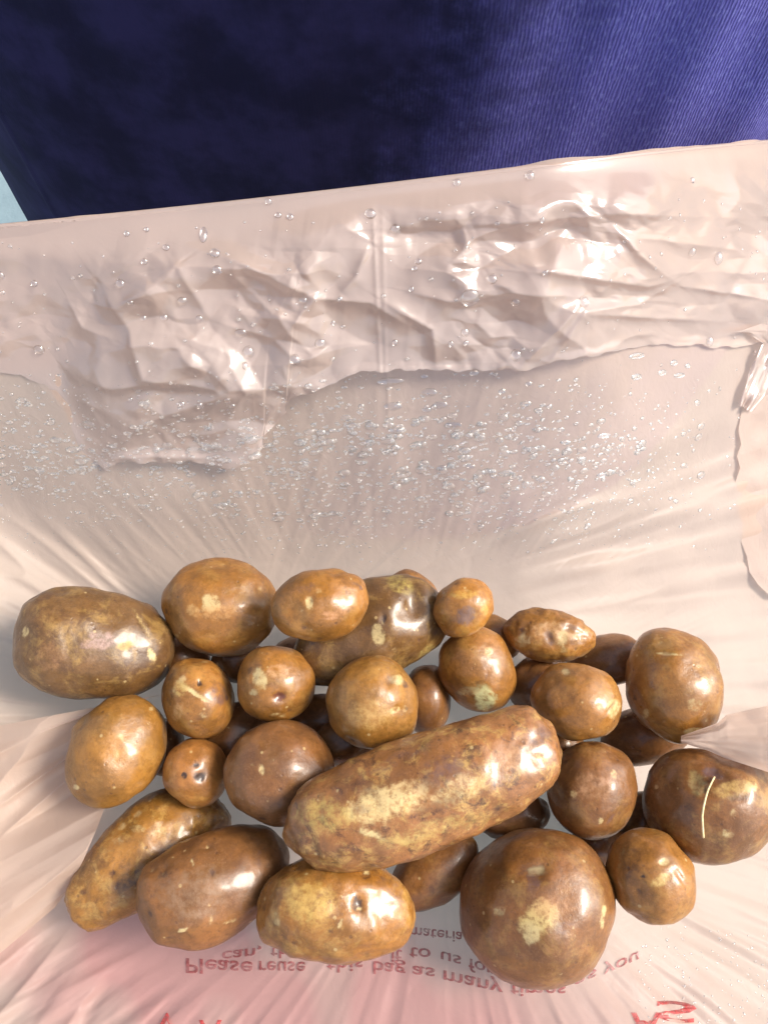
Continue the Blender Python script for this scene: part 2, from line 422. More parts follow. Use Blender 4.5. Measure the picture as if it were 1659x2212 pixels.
# key: cx, cy, a, b, angle (deg, up to the right), depth ratio, taper, bend, base, ya, da, label, marks[(px,py,rx,ry,ang,color,alpha,dent mm)]
POT = [
 # hidden lower layer first
 ('u1', 892, 1287, 62, 48, -40, 1.0, 0, 0, RB, .1, .4, 'reddish potato mostly hidden behind the heart shaped olive one', []),
 ('u2', 1068, 1380, 58, 48, -30, 1.0, 0, 0, OR, .15, .2, 'tan potato peeping out between the small amber one and the wrinkled oblong one', []),
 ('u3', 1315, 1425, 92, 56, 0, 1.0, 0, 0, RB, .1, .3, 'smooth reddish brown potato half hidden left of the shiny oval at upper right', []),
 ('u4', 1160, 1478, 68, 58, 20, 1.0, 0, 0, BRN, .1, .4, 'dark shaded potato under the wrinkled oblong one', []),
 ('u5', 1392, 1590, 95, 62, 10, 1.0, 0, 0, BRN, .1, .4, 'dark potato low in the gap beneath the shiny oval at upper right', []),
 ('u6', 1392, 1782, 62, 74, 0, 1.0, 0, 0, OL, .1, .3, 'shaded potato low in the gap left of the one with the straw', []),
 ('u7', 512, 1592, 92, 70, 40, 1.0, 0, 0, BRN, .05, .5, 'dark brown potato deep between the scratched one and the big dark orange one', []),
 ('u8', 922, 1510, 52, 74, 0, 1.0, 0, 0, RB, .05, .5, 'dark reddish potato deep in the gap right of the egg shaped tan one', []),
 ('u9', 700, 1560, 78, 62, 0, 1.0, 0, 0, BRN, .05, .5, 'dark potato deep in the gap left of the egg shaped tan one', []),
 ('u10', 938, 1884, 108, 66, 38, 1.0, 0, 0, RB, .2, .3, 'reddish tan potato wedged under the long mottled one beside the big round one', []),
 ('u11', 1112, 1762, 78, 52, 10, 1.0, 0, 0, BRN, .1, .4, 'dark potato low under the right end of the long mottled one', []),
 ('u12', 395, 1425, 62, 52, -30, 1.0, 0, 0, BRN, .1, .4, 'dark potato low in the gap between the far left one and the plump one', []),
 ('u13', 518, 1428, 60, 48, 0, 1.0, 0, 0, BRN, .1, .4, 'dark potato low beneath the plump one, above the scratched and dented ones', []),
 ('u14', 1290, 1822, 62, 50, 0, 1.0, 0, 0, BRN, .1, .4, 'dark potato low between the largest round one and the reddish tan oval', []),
 ('u16', 1198, 1612, 62, 52, 0, 1.0, 0, 0, BRN, .1, .4, 'added dark potato filling the shaded gap between the long mottled one and the smooth tan oval', []),  # added so this gap reads as deep shade
 ('u17', 742, 1608, 64, 52, 0, 1.0, 0, 0, BRN, .1, .4, 'added dark potato filling the shaded gap under the long mottled one and the egg shaped one', []),  # filler added to darken the gap as deep shade does
 ('u19', 640, 1425, 56, 50, 0, 1.0, 0, 0, BRN, .1, .4, 'added dark potato filling the shaded gap under the heart shaped one, above the dented one', []),  # extra potato added to keep this gap as dark as shade
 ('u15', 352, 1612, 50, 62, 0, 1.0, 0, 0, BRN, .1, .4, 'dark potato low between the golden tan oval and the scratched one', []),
 # main layer
 ('heart', 802, 1366, 172, 104, 24, .95, .12, -.05, OL, .35, .35, 'large heart shaped olive brown potato with a dark pit',
   [(862,1262,35,22,-20,(.40,.30,.08),.5,0),(829,1337,7,13,10,BLK,.8,1.2),(818,1372,15,26,5,PAL,.85,.4),(905,1385,6,6,0,PU,.7,.3),(925,1408,28,14,35,(.45,.36,.12),.5,0),(900,1310,30,40,20,DK,.0,2.5)]),
 ('bigleft', 212, 1391, 171, 115, -5, .95, -.05, .03, OL, .35, .5, 'big oblong olive brown potato at the far left of the pile',
   [(218,1385,46,22,15,(.34,.21,.17),.6,0),(55,1365,8,14,-20,PAL,.7,0),(330,1415,10,20,25,PAL,.7,.4),(270,1395,20,12,20,(.45,.28,.06),.6,0),(150,1420,3,55,12,DK,.45,.5),(110,1420,38,40,0,(.30,.15,.06),.4,0),(310,1350,45,6,-60,(.42,.30,.12),.5,.3),(300,1445,60,26,-20,DK,.3,0)]),  # dusky middle mark is sky sheen painted into the skin colour
 ('knob', 318, 1842, 207, 93, 40, 1.0, .12, -.07, GO, .5, .5, 'long knobbly golden potato at lower left, partly under the bag film',
   [(243,1888,7,9,0,DK,.9,.8),(270,1910,34,14,10,DK,.55,.6),(300,1790,20,12,0,PAL,.45,0),(345,1800,26,12,10,PAL,.4,0),(255,1815,14,10,0,PAL,.4,0),(360,1850,40,30,0,PU,.35,0),(450,1760,60,40,30,DK,.35,0)]),
 ('dull', 462, 1910, 172, 112, 27, .95, -.10, .02, RB, .05, .25, 'dull smooth reddish brown potato below the long knobbly one',
   [(425,1925,85,65,25,(.24,.14,.075),.5,0),(416,1864,4,8,20,PAL,.8,0),(459,1885,7,8,0,DK,.8,.5),(396,2009,14,5,18,PAL,.95,-.3),(455,1990,5,8,0,PAL,.5,0),(498,1990,20,4,18,PAL,.55,0),(560,1860,10,24,0,PU,.4,0)]),
 ('bigred', 606, 1668, 116, 108, 30, .95, 0, 0, BRN, .05, .25, 'big smooth dark orange brown potato tucked behind the left end of the long mottled one',
   [(566,1664,7,14,10,PAL,.75,.3),(545,1655,4,6,0,PAL,.4,0),(590,1640,4,3,0,PAL,.4,0)]),
 ('straw', 1536, 1737, 147, 127, -12, .95, 0, 0, RB, .35, .3, 'large round potato at the right edge with a pale straw on it',
   [(1540,1668,26,16,-20,PU,.85,1.6),(1504,1690,22,34,30,(.34,.24,.09),.7,1.0),(1585,1705,60,20,10,(.50,.32,.10),.6,.3),(1590,1724,28,9,0,DK,.5,.5),(1522,1706,8,14,0,DK,.6,.8),(1622,1700,16,10,-25,PAL,.7,-.3),(1585,1755,10,10,0,PAL,.5,0),(1572,1801,14,10,-15,PAL,.6,0)]),  # lowest pale mark is a painted highlight
 ('oval', 1452, 1478, 120, 104, -62, .95, .04, 0, OR, .25, .25, 'shiny tan oval potato topmost at the upper right',
   [(1444,1412,38,3,-4,PAL,.75,.4),(1430,1416,18,8,25,(.22,.09,.03),.4,.3),(1395,1540,10,12,0,PAL,.6,0),(1497,1580,24,9,8,PAL,.8,0),(1355,1480,6,34,-12,PAL,.45,0),(1500,1520,22,16,0,PAL,.35,0),(1420,1440,26,14,25,DK,.3,0)]),  # soft pale mark right of centre is a painted glint
 ('round', 1155, 1957, 168, 172, 0, .95, 0, 0, RB, .25, .4, 'largest round red brown potato with a pale yellow bruise, lower right of the pile',
   [(1158,1876,20,10,0,PAL,.9,.2),(1150,1884,48,22,-5,DK,.45,1.6),(1162,1985,42,36,25,(.54,.40,.15),.7,0),(1148,2018,20,26,20,PAL,.75,0),(1150,1905,22,22,-40,PU,.55,.3),(1216,2005,28,16,30,PU,.5,0),(1078,1970,16,13,0,PAL,.55,.3),(1304,1968,6,14,0,PAL,.7,0),(1300,1992,5,16,0,PAL,.7,0),(1195,1960,60,30,0,(.45,.22,.09),.4,0)]),  # lower pale mark by the bruise is a painted highlight
 ('gold', 726, 1965, 164, 119, -2, .98, -.05, -.05, OR, .40, .5, 'glossy golden potato with dark eyes beneath the long mottled one',
   [(665,1945,60,55,10,(.52,.33,.09),.6,0),(775,1952,14,26,15,BLK,.75,1.3),(777,1963,5,4,0,PAL,.9,0),(595,1985,10,16,20,PAL,.45,.3),(790,1890,14,10,0,DK,.6,.6),(793,1882,6,6,0,PAL,.8,0),(735,1997,5,14,-20,PAL,.6,0),(840,1930,40,60,10,PU,.35,0),(620,2030,50,30,-30,DK,.3,0)]),
 ('mid', 1277, 1703, 94, 107, 8, .95, 0, 0, RB, .2, .3, 'round brown potato between the long mottled one and the one with the straw',
   [(1238,1715,8,10,0,PAL,.5,0),(1300,1690,20,10,15,(.50,.30,.20),.5,0),(1296,1774,6,9,0,PAL,.7,0),(1318,1770,4,20,-40,PU,.5,0),(1280,1700,45,30,0,(.42,.22,.10),.5,0)]),  # pinkish mark right of centre is a highlight put into the colour
 ('reddy', 1406, 1891, 112, 88, -58, .95, 0, 0, OR, .2, .3, 'reddish tan oval potato at the lower right edge of the pile',
   [(1432,1862,14,10,10,PAL,.65,.6),(1425,1903,24,16,25,(.55,.38,.13),.65,.3),(1367,1860,26,42,-15,DK,.45,0),(1388,1894,5,4,0,BLK,.9,.5),(1470,1895,6,28,35,(.42,.17,.10),.5,.6),(1340,1852,6,30,-15,PAL,.3,0),(1390,1985,40,16,-20,PU,.3,0)]),
 ('tan11', 1243, 1517, 100, 83, -16, .98, 0, 0, OR, .2, .2, 'smooth tan oval potato with a pale nick, left of the shiny oval',
   [(1222,1450,11,7,-10,PAL,.75,.4),(1238,1450,30,10,-5,DK,.3,.3),(1325,1530,16,22,-30,PAL,.7,.3),(1318,1530,4,20,-35,DK,.5,.4)]),
 ('pear', 1035, 1449, 93, 78, -58, .98, -.14, 0, OR, .2, .25, 'pear shaped orange brown potato with a pale greenish blotch on its lower end',
   [(1048,1505,26,30,20,(.58,.56,.28),.8,0),(1012,1492,24,10,10,PAL,.5,0),(1055,1408,10,13,0,PAL,.6,0),(1030,1480,50,12,20,DK,.3,0),(1052,1455,5,14,0,PU,.5,.3)]),  # upper pale mark is a highlight painted into the skin
 ('redtop', 478, 1312, 126, 103, -8, .98, 0, 0, OR, .2, .2, 'large plump tan potato resting at the top left of the pile',
   [(455,1303,22,18,-20,PAL,.75,.2),(415,1318,14,14,0,(.55,.33,.12),.5,0),(470,1325,45,20,0,(.52,.28,.10),.45,0),(380,1375,8,6,0,PAL,.5,0),(595,1330,10,40,-10,BRN,.6,.6),(528,1304,4,6,0,DK,.5,0),(570,1240,50,18,-30,PU,.35,0)]),  # yellowish centre marks carry a painted highlight
 ('ell3', 694, 1306, 105, 76, 12, .98, 0, 0, OR, .15, .2, 'smooth tan egg-like potato beside the plump one atop the pile',
   [(668,1302,9,17,10,PAL,.85,.2),(660,1270,30,14,20,PU,.4,0),(715,1330,30,12,15,(.52,.26,.12),.5,0),(750,1255,40,8,-20,DK,.35,.3),(780,1270,4,8,0,PU,.5,0)]),
 ('amber', 1002, 1311, 68, 60, 35, .98, 0, 0, (.36,.15,.026), .35, .25, 'smallest shiny amber potato with a grey spot at the top of the pile',
   [(1003,1330,26,24,0,(.17,.10,.075),.8,.2),(1000,1283,35,12,5,(.55,.33,.08),.5,0),(1045,1310,10,20,0,(.60,.36,.10),.5,0)]),  # bright mark on the right side is a painted highlight
 ('wrink', 1183, 1371, 98, 58, -9, .98, 0, .03, OR, .35, .45, 'small wrinkled oblong potato with pale dents, top right of the pile',
   [(1200,1365,60,24,-10,(.50,.30,.14),.55,.8),(1130,1385,18,16,30,PAL,.55,.3),(1215,1378,10,22,-15,PAL,.6,.4),(1185,1378,12,22,20,PU,.6,.9),(1230,1355,24,10,-20,PU,.5,.4),(1110,1372,20,34,0,DK,.3,0),(1216,1405,8,8,0,PAL,.5,0)]),
 ('scratch', 430, 1508, 78, 87, 15, .98, 0, 0, OR, .25, .45, 'round brown potato with a pale diagonal scratch and a dark pit',
   [(421,1497,44,6,-33,PAL,.85,.3),(432,1476,6,8,0,BLK,.85,.9),(472,1500,26,32,0,PU,.6,0),(388,1487,18,20,20,(.50,.33,.10),.6,0),(383,1540,14,22,-15,(.52,.30,.12),.5,0),(447,1425,14,5,0,PAL,.6,0),(440,1545,14,8,0,PAL,.3,0)]),
 ('dent', 597, 1475, 85, 81, 0, .98, 0, 0, OR, .25, .35, 'round brown potato with a dark sunken eye and a pale patch',
   [(604,1508,20,14,5,(.13,.045,.03),.85,1.8),(561,1467,19,26,25,PAL,.75,.2),(548,1495,10,9,0,PAL,.6,0),(600,1450,28,18,0,(.50,.28,.14),.5,0),(600,1545,26,6,-5,PAL,.35,0)]),
 ('sixteen', 254, 1618, 128, 98, 56, .98, 0, 0, GO, .15, .15, 'smooth golden tan oval potato on the left side of the pile',
   [(166,1700,7,6,0,PAL,.85,-.3),(262,1592,8,5,-30,PAL,.55,0),(254,1630,5,12,0,PAL,.45,0),(330,1530,10,5,20,PAL,.4,0),(250,1620,50,40,30,(.50,.26,.10),.35,0)]),
 ('spots', 425, 1667, 70, 73, 0, .98, 0, 0, (.35,.14,.03), .2, .15, 'small orange brown potato with three black specks',
   [(430,1668,28,24,0,(.30,.17,.10),.5,0),(425,1725,26,8,0,(.48,.24,.06),.5,0),(433,1679,12,12,0,BLK,1.0,.8),(424,1653,8,6,10,BLK,1.0,.4),(398,1676,7,8,0,BLK,1.0,.4)]),
 ('egg', 808, 1520, 100, 97, -40, .98, -.05, 0, GO, .2, .15, 'egg shaped tan potato just above the long mottled one',
   [(858,1468,15,13,0,PAL,.65,-.7),(842,1470,12,14,0,DK,.45,.7),(853,1534,13,8,20,PAL,.65,.2),(835,1540,3,3,0,DK,.7,0),(880,1530,4,6,0,DK,.6,0),(800,1545,60,40,0,(.46,.28,.09),.5,0),(868,1545,3,3,0,DK,.7,0)]),  # pale mark at lower right is a painted glint
 ('long', 913, 1706, 304, 124, 20, 1.0, .0, .05, (.27,.112,.033), .66, .85, 'longest potato, mottled gold and purple, lying across the top of the pile',
   [(815,1740,80,46,15,(.72,.54,.24),.6,0),(880,1715,70,40,15,(.66,.47,.22),.5,0),(808,1803,36,9,-16,PAL,.85,.2),(960,1660,60,30,20,PU,.5,0),(1000,1700,70,30,25,(.55,.40,.18),.5,0),(1160,1590,30,22,0,PU,.55,.4),(1110,1640,60,30,30,(.48,.26,.12),.5,0),(700,1760,60,50,0,(.46,.33,.09),.5,0),(775,1690,40,24,20,DK,.4,0),(640,1800,16,26,0,DK,.4,.5),(1040,1770,60,20,25,DK,.35,0),(930,1790,120,22,20,(.52,.38,.12),.4,0),(860,1640,90,16,25,PU,.35,0),(1106,1774,7,7,0,PAL,.85,-.5),(950,1740,40,14,20,DK,.35,0),(780,1750,20,10,0,PU,.45,0)]),  # centre gold patches mix real mottling with a painted highlight
]

def pot_basis(p, t):
    """centre and half axis vectors of a potato whose centre sits at camera depth t"""
    cx, cy, a, b, ang, cr = p[1:7]
    d = ray(cx, cy); P = CAM + t * d; r = d / np.linalg.norm(d)
    ca, sa = math.cos(math.radians(ang)), math.sin(math.radians(ang))
    def perp(ox, oy):
        e = t * (ray(cx + ox, cy + oy) - d)
        return e - r * (e @ r)
    a, b = a * 1.025, b * 1.025
    A = perp(a * ca, -a * sa); B = perp(-b * sa, -b * ca)
    Cc = -r * np.linalg.norm(B) * cr
    return P, np.stack([A, B, Cc], 1)
ga = np.pi * (3 - 5 ** 0.5)
ii = np.arange(500)
zz = 1 - 2 * (ii + 0.5) / 500
SPH = np.stack([np.sqrt(1 - zz ** 2) * np.cos(ga * ii), np.sqrt(1 - zz ** 2) * np.sin(ga * ii), zz], 1)

def smooth_max(a, b, k):
    h = np.clip(0.5 + 0.5 * (a - b) / k, 0, 1)
    return b + (a - b) * h + k * h * (1 - h)
RIM_PX = np.array([(-260, 517), (-100, 501), (0, 489), (60, 481), (400, 455), (700, 421), (829, 399), (1000, 380), (1200, 352), (1400, 334), (1659, 309), (1900, 290)], float)
_rx = np.linspace(-260, 1900, 120)
RIM_PX = np.stack([_rx, np.polyval(np.polyfit(RIM_PX[:, 0], RIM_PX[:, 1], 4), _rx)], 1)
Z_RIM = 0.118
def drop(x):
    """the bag falls away on the right"""
    t = np.clip(x - 0.055, 0, 1)
    return 0.55 * np.where(t < 0.05, t * t / 0.1, t - 0.025)
RIM_Z = np.full(len(RIM_PX), Z_RIM)
for _ in range(12):
    RIM = at_z(RIM_PX[:, 0], RIM_PX[:, 1], RIM_Z)
    RIM_Z = 0.5 * RIM_Z + 0.5 * (Z_RIM - drop(RIM[:, 0]))
RIM = at_z(RIM_PX[:, 0], RIM_PX[:, 1], RIM_Z)
def rim_y(x): return np.interp(x, RIM[:, 0], RIM[:, 1])

def settle():
    placed = {}
    for p in POT:
        lo = 0.36
        for step in range(400):
            t = lo - step * 0.0007
            P, M = pot_basis(p, t)
            S = P + SPH @ M.T
            if (S[:, 2] + drop(S[:, 0])).min() < 0.0: continue
            ok = True
            for (Q, N, Ninv) in placed.values():
                q = np.linalg.norm((S - Q) @ Ninv.T, axis=1)
                pen = (1 - q.min()) * np.linalg.norm(N, axis=0).min()
                Minv = np.linalg.inv(M)
                q2 = np.linalg.norm((Q + SPH @ N.T - P) @ Minv.T, axis=1)
                pen2 = (1 - q2.min()) * np.linalg.norm(M, axis=0).min()
                if max(pen, pen2) > 0.0012: ok = False; break
            if ok: break
        placed[p[0]] = (P, M, np.linalg.inv(M))
    return placed
PLACED = settle()

def bowl(x, y):
    """the sagging bag before the potatoes press into it"""
    z = 0.0 * x
    yb = 0.104 - 0.05 * np.clip(np.abs(x) - 0.05, 0, 1)
    top = rim_y(x)
    back = Z_RIM * np.clip((y - yb) / (top - yb), -2, 2)
    z = smooth_max(z, back, 0.022)
    z = smooth_max(z, 0.75 * (-x - 0.130), 0.02)
    z = smooth_max(z, 0.55 * (-y - 0.040), 0.02)
    return z - drop(x)
def hit_bowl(px, py):
    d = ray(px, py)
    lo, hi = np.full(d.shape[:-1], 0.05), np.full(d.shape[:-1], 0.60)
    for _ in range(40):
        m = (lo + hi) / 2
        P = CAM + m[..., None] * d
        above = P[..., 2] > bowl(P[..., 0], P[..., 1])
        lo = np.where(above, m, lo); hi = np.where(above, hi, m)
    return CAM + ((lo + hi) / 2)[..., None] * d

# ---------------------------------------------------------------- the bag
bag = bpy.data.objects.new('plastic_bag', None)
C.objects.link(bag)
bag.location = (0, 0.02, 0)
bag.empty_display_size = 0.05
tag(bag, 'thin translucent pinkish plastic carrier bag held open, damp inside, potatoes in it', 'plastic bag')
def bag_part(name, V, F, mat, smooth=True):
    V = np.asarray(V) - np.array([0, 0.02, 0])
    return link(name, np_mesh(name, V, F, smooth), mat, bag)

def fan(px, py, cx, cy, freq, seed):
    th = np.arctan2(py - cy, px - cx); r = np.hypot(px - cx, py - cy)
    a = vnoise(th * freq, r / 420.0, 0 * th, seed)
    b = vnoise(th * freq * 2.7, r / 260.0, 0 * th, seed + 3)
    ridge = 1 - np.abs(a) * 2
    return 0.5 * ridge + 0.4 * a + 0.28 * b

def build_sheet():
    nu, nv = 900, 680
    xs = np.linspace(-0.30, 0.30, nu); ts = np.linspace(0, 1, nv)
    x = np.repeat(xs[:, None], nv, 1)
    y = -0.20 + (rim_y(x) + 0.20) * ts[None]
    z = bowl(x, y)
    P0 = np.stack([x, y, z], -1)
    px, py = project(P0)
    # pleats pulled out of the heap by its weight
    out = sstep(0.95, 1.25, np.hypot((x - 0.0) / 0.140, (y - 0.022) / 0.088))
    mr = sstep(900, 1250, px) * sstep(2150, 1900, py) * sstep(960, 1130, py + 0.25 * (px - 1200))
    ml = sstep(420, 100, px) * sstep(1080, 1250, py + 0.0 * px)
    mb = sstep(1850, 1990, py)
    h = 0.0050 * mr * fan(px, py, 420, 1440, 17, 11) + 0.0024 * ml * fan(px, py, 560, 1560, 12, 21) + 0.0032 * mb * fan(px, py, 960, 1700, 15, 31)
    h += 0.00022 * fan(px, py, 830, 1650, 24, 41)
    h += 0.0018 * fbm(x * 16, y * 16, 0 * x, 51, 3)
    h = h * (0.12 + 0.88 * out)
    # gentle cross wrinkling where the film is damp and slack
    h += 0.0007 * sstep(1500, 1700, px) * crumple(x, y, 0.016, 61)
    h += 0.0004 * np.exp(-np.abs(px - 826 - 0.03 * (py - 450)) / 2.5) * sstep(1000, 850, py)
    h += 0.0005 * sstep(1420, 1250, py) * fan(px, py, 520, 1500, 14, 81) * sstep(300, 900, px)
    pk = sstep(1.5, 1.05, np.hypot((x - 0.0) / 0.140, (y - 0.022) / 0.088))
    h += 0.0006 * pk * out * (1 - 0.75 * np.exp(-((px - 850) / 420) ** 2) * (py < 1500)) * fan(px, py, 830, 1650, 42, 87)
    h += 0.0006 * crumple(x + 0.004 * vnoise(x * 40, y * 40, 0 * x, 88), y, 0.013, 89, 0.5, 0.8) * sstep(-0.2, 0.4, vnoise(x * 22, y * 22, 0 * x, 90))
    z = z + h * 1.15
    # the potatoes press the film down
    zz = z.copy()
    for (Q, N, Ninv) in PLACED.values():
        R = np.linalg.norm(N, axis=0).max() * 1.05
        m = (np.abs(x - Q[0]) < R) & (np.abs(y - Q[1]) < R)
        pts = np.stack([x[m], y[m], z[m]], -1)
        q = (pts - Q) @ Ninv.T; w = Ninv @ np.array([0, 0, 1.0])
        aa = w @ w; bb = q @ w; cc = (q * q).sum(1) - 1.06
        D = bb * bb - aa * cc
        low = np.where(D > 0, pts[:, 2] + (-bb - np.sqrt(np.maximum(D, 0))) / aa - 0.0012, 1e9)
        zz[m] = np.minimum(zz[m], low)
    delta = z - zz
    def blur(a, k):
        for ax in (0, 1):
            c = np.cumsum(np.pad(a, [(k + 1, k) if i == ax else (0, 0) for i in (0, 1)], mode='edge'), axis=ax)
            n_ = a.shape[ax]
            hi = np.take(c, np.arange(2 * k + 1, 2 * k + 1 + n_), axis=ax); lo_ = np.take(c, np.arange(0, n_), axis=ax)
            a = (hi - lo_) / (2 * k + 1)
        return a
    soft = blur(blur(delta, 10), 10)
    z = z - np.maximum(delta, soft)
    z = np.maximum(z, -0.012 - drop(x))
    V = np.stack([x, y, z], -1).reshape(-1, 3)
    o = bag_part('inner_wall', V, grid_faces(nu, nv), FILM)
    px, py = project(V)
    tint = 1.0 * np.exp(-(((px - 800) / 520) ** 2 + ((py - 2260) / 260) ** 2)) + 0.62 * np.exp(-(((px - 300) / 340) ** 2 + ((py - 2080) / 190) ** 2))
    tint = np.clip(tint * (1 + 0.5 * vnoise(px / 120, py / 200, 0 * px, 71)), 0, 0.8)
    o.data.attributes.new('print_tint', 'FLOAT', 'POINT').data.foreach_set('value', tint.astype(np.float32))
    return o, BVHTree.FromPolygons([tuple(v) for v in V.tolist()], grid_faces(nu, nv).tolist())
sheet, SHEET_BVH = build_sheet()

EDGE = [(-140, 795), (-60, 798), (0, 803), (50, 808), (105, 832), (142, 880), (160, 930), (172, 966), (190, 985), (212, 996), (235, 1012), (262, 990), (300, 984), (360, 992), (420, 986), (500, 999), (552, 984), (572, 955), (575, 930), (600, 902), (622, 880), (624, 862), (632, 846), (665, 838), (700, 828), (740, 806), (780, 790), (830, 790), (900, 787), (1000, 790), (1130, 790), (1180, 772), (1300, 755), (1400, 742), (1480, 742), (1560, 748), (1640, 740), (1800, 736)]
CREASES = [  # picture polyline, height mm, width px
 ([(420, 528), (520, 548), (690, 632), (800, 642), (880, 690)], 3.2, 26),
 ([(690, 632), (660, 660), (640, 690)], 2.0, 14),
 ([(350, 600), (400, 560), (455, 660)], 2.0, 18),
 ([(230, 610), (300, 700), (330, 800), (480, 820), (510, 765)], 2.6, 24),
 ([(510, 765), (545, 830), (500, 890)], 2.2, 16),
 ([(500, 690), (600, 720), (660, 770)], 1.8, 16),
 ([(155, 640), (190, 700), (260, 720)], 2.0, 18),
 ([(160, 800), (260, 825), (400, 800)], 2.4, 22),
 ([(800, 520), (770, 590), (740, 620)], 2.2, 16),
 ([(830, 640), (930, 700), (940, 780)], 2.6, 18),
 ([(830, 490), (1010, 480), (1180, 470), (1330, 455), (1659, 470)], 2.2, 22),
 ([(1085, 550), (1200, 580), (1380, 610), (1430, 595)], 2.8, 20),
 ([(1310, 480), (1360, 540), (1440, 600)], 3.4, 20),
 ([(1440, 600), (1370, 650), (1250, 660), (1180, 770)], 3.0, 22),
 ([(1450, 610), (1560, 625), (1659, 640)], 1.8, 10),
 ([(1250, 665), (1400, 680), (1560, 690)], 2.4, 16),
 ([(880, 620), (980, 640), (1090, 620), (1240, 630)], 2.0, 18),
 ([(1120, 780), (1200, 690), (1240, 640)], 2.4, 14),
 ([(1320, 500), (1480, 520), (1659, 545)], 2.0, 20),
 ([(260, 960), (330, 900), (450, 850), (600, 820)], 2.6, 26),
 ([(240, 985), (330, 975), (520, 985)], 2.2, 12),
 ([(560, 960), (580, 900), (610, 850)], 1.8, 14),
]
WALL_N = np.array([0, -0.74, 0.67])
def build_cuff():
    nu, nv = 760, 330
    su = np.linspace(-140, 1800, nu)
    E = np.asarray(EDGE)
    # the edge turns back on itself at the hanging lobe, so walk along its length
    el = polyline(EDGE, nu)
    ex, ey = el[:, 0], el[:, 1] + 4 * vnoise(el[:, 0] / 26, 0 * el[:, 0], 0 * el[:, 0], 66) + 1.2 * vnoise(el[:, 0] / 8, 0 * el[:, 0], 0 * el[:, 0], 67)
    topx = np.linspace(-140, 1800, nu)
    topx = 0.55 * topx + 0.45 * ex
    topx[0], topx[-1] = -140, 1800
    ry = np.interp(topx, RIM_PX[:, 0], RIM_PX[:, 1])
    t = np.linspace(0, 1, nv)[None]
    tx = t ** 0.9
    px = topx[:, None] * (1 - tx) + ex[:, None] * tx
    py = ry[:, None] * (1 - t) + ey[:, None] * t
    B = hit_bowl(px, np.maximum(py, np.interp(px, RIM_PX[:, 0], RIM_PX[:, 1]) + 2))
    d = 0.0075 * sstep(0, 0.22, t) * (1 - 0.45 * t) + 0.0015
    d = d * (0.25 + 0.75 * sstep(40, 330, px)) + 0.0005
    d = d + 0.004 * sstep(100, 350, px) * np.exp(-((t - 0.55) / 0.3) ** 2)
    amp = sstep(0.05, 0.30, t)
    cr = 0.0
    for pts, hmm, wpx in CREASES:
        dist, side, fr = seg_dist(px, py, pts)
        w = wpx * np.where(side > 0, 0.6, 1.2)
        soft = np.sqrt(dist ** 2 + 9.0) - 3.0
        cr = cr + 0.85 * hmm * 0.001 * np.exp(-soft / w) * np.sin(math.pi * np.clip(fr * 0.9 + 0.05, 0, 1)) ** 0.7
    cr = cr + 0.0005 * np.exp(-np.abs(px - 806 - 0.045 * (py - 450)) / 3.0) + 0.0003 * np.exp(-np.abs(px - 826 - 0.02 * (py - 450)) / 2.0)
    X, Y = px / 5200.0, py / 5200.0
    wx = X + 0.003 * vnoise(X * 60, Y * 60, 0 * X, 5); wy = Y + 0.003 * vnoise(X * 60, Y * 60, 0 * X + 9, 6)
    wx = wx + 0.0006 * vnoise(X * 170, Y * 170, 0 * X, 5); wy = wy + 0.0006 * vnoise(X * 170, Y * 170, 0 * X + 9, 6)
    g1 = sstep(-0.75, 0.25, vnoise(X * 25, Y * 25, 0 * X, 98)); g2 = sstep(-0.5, 0.4, vnoise(X * 35, Y * 35, 0 * X, 94))
    rough = 0.0030 * facets(wx, wy * 1.5, 0.026, 91) + 0.0030 * facets(wx * 0.8 + 0.4 * wy, wy * 1.6, 0.0150, 97) * (0.25 + 0.75 * g1) + 0.0012 * facets(wx - 0.3 * wy, wy * 1.4, 0.0078, 93) * g2 * g1 + 0.0003 * facets(wx, wy * 1.5, 0.0042, 95) * g2
    quiet = 0.6 + 0.6 * sstep(60, 300, px)
    d = d + amp * quiet * (rough + cr) + 0.0005 * fbm(X * 90, Y * 90, 0 * X, 7, 2) * amp
    d = np.maximum(d, 0.0014)
    lobe_d, _s, _f = seg_dist(px, py, [(-140, 795), (0, 803), (50, 808), (105, 832), (142, 880), (160, 930), (172, 966), (190, 985)])
    d = d * (1 - 0.8 * sstep(1250, 1480, px) * sstep(640, 740, py))
    d = 0.0017 + (d - 0.0017) * (0.03 + 0.97 * sstep(0, 70, lobe_d))
    d = d * (1 - 0.40 * sstep(720, 985, py)) + 0.0008 * sstep(0.95, 1.0, t) * sstep(0, 60, lobe_d)
    for _ in range(1):
        d[1:-1] = (d[:-2] + 2 * d[1:-1] + d[2:]) / 4
        d[:, 1:-1] = (d[:, :-2] + 2 * d[:, 1:-1] + d[:, 2:]) / 4
    V = B + d[..., None] * WALL_N
    # rounded fold over the rim and down the outside of the bag
    R0 = V[:, 0, :]
    T = np.array([0, 0.67, 0.74])
    rows = []
    for k, ang in enumerate(np.linspace(0, math.pi, 12)[1:]):
        rr = 0.0014
        rows.append(R0 + T * rr * math.sin(ang) + (-WALL_N) * rr * (1 - math.cos(ang)))
    last = rows[-1]
    for k in range(1, 14):
        rows.append(last - T * 0.004 * k - WALL_N * 0.0003 * k)
    Vb = np.stack(rows[::-1], 1)
    V = np.concatenate([Vb, V], 1)
    o = bag_part('folded_cuff', V.reshape(-1, 3), grid_faces(nu, V.shape[1], True), CUFF)
    W = V.reshape(-1, 3)
    return o, BVHTree.FromPolygons([tuple(v) for v in W.tolist()], grid_faces(nu, V.shape[1], True).tolist())
cuff, CUFF_BVH = build_cuff()

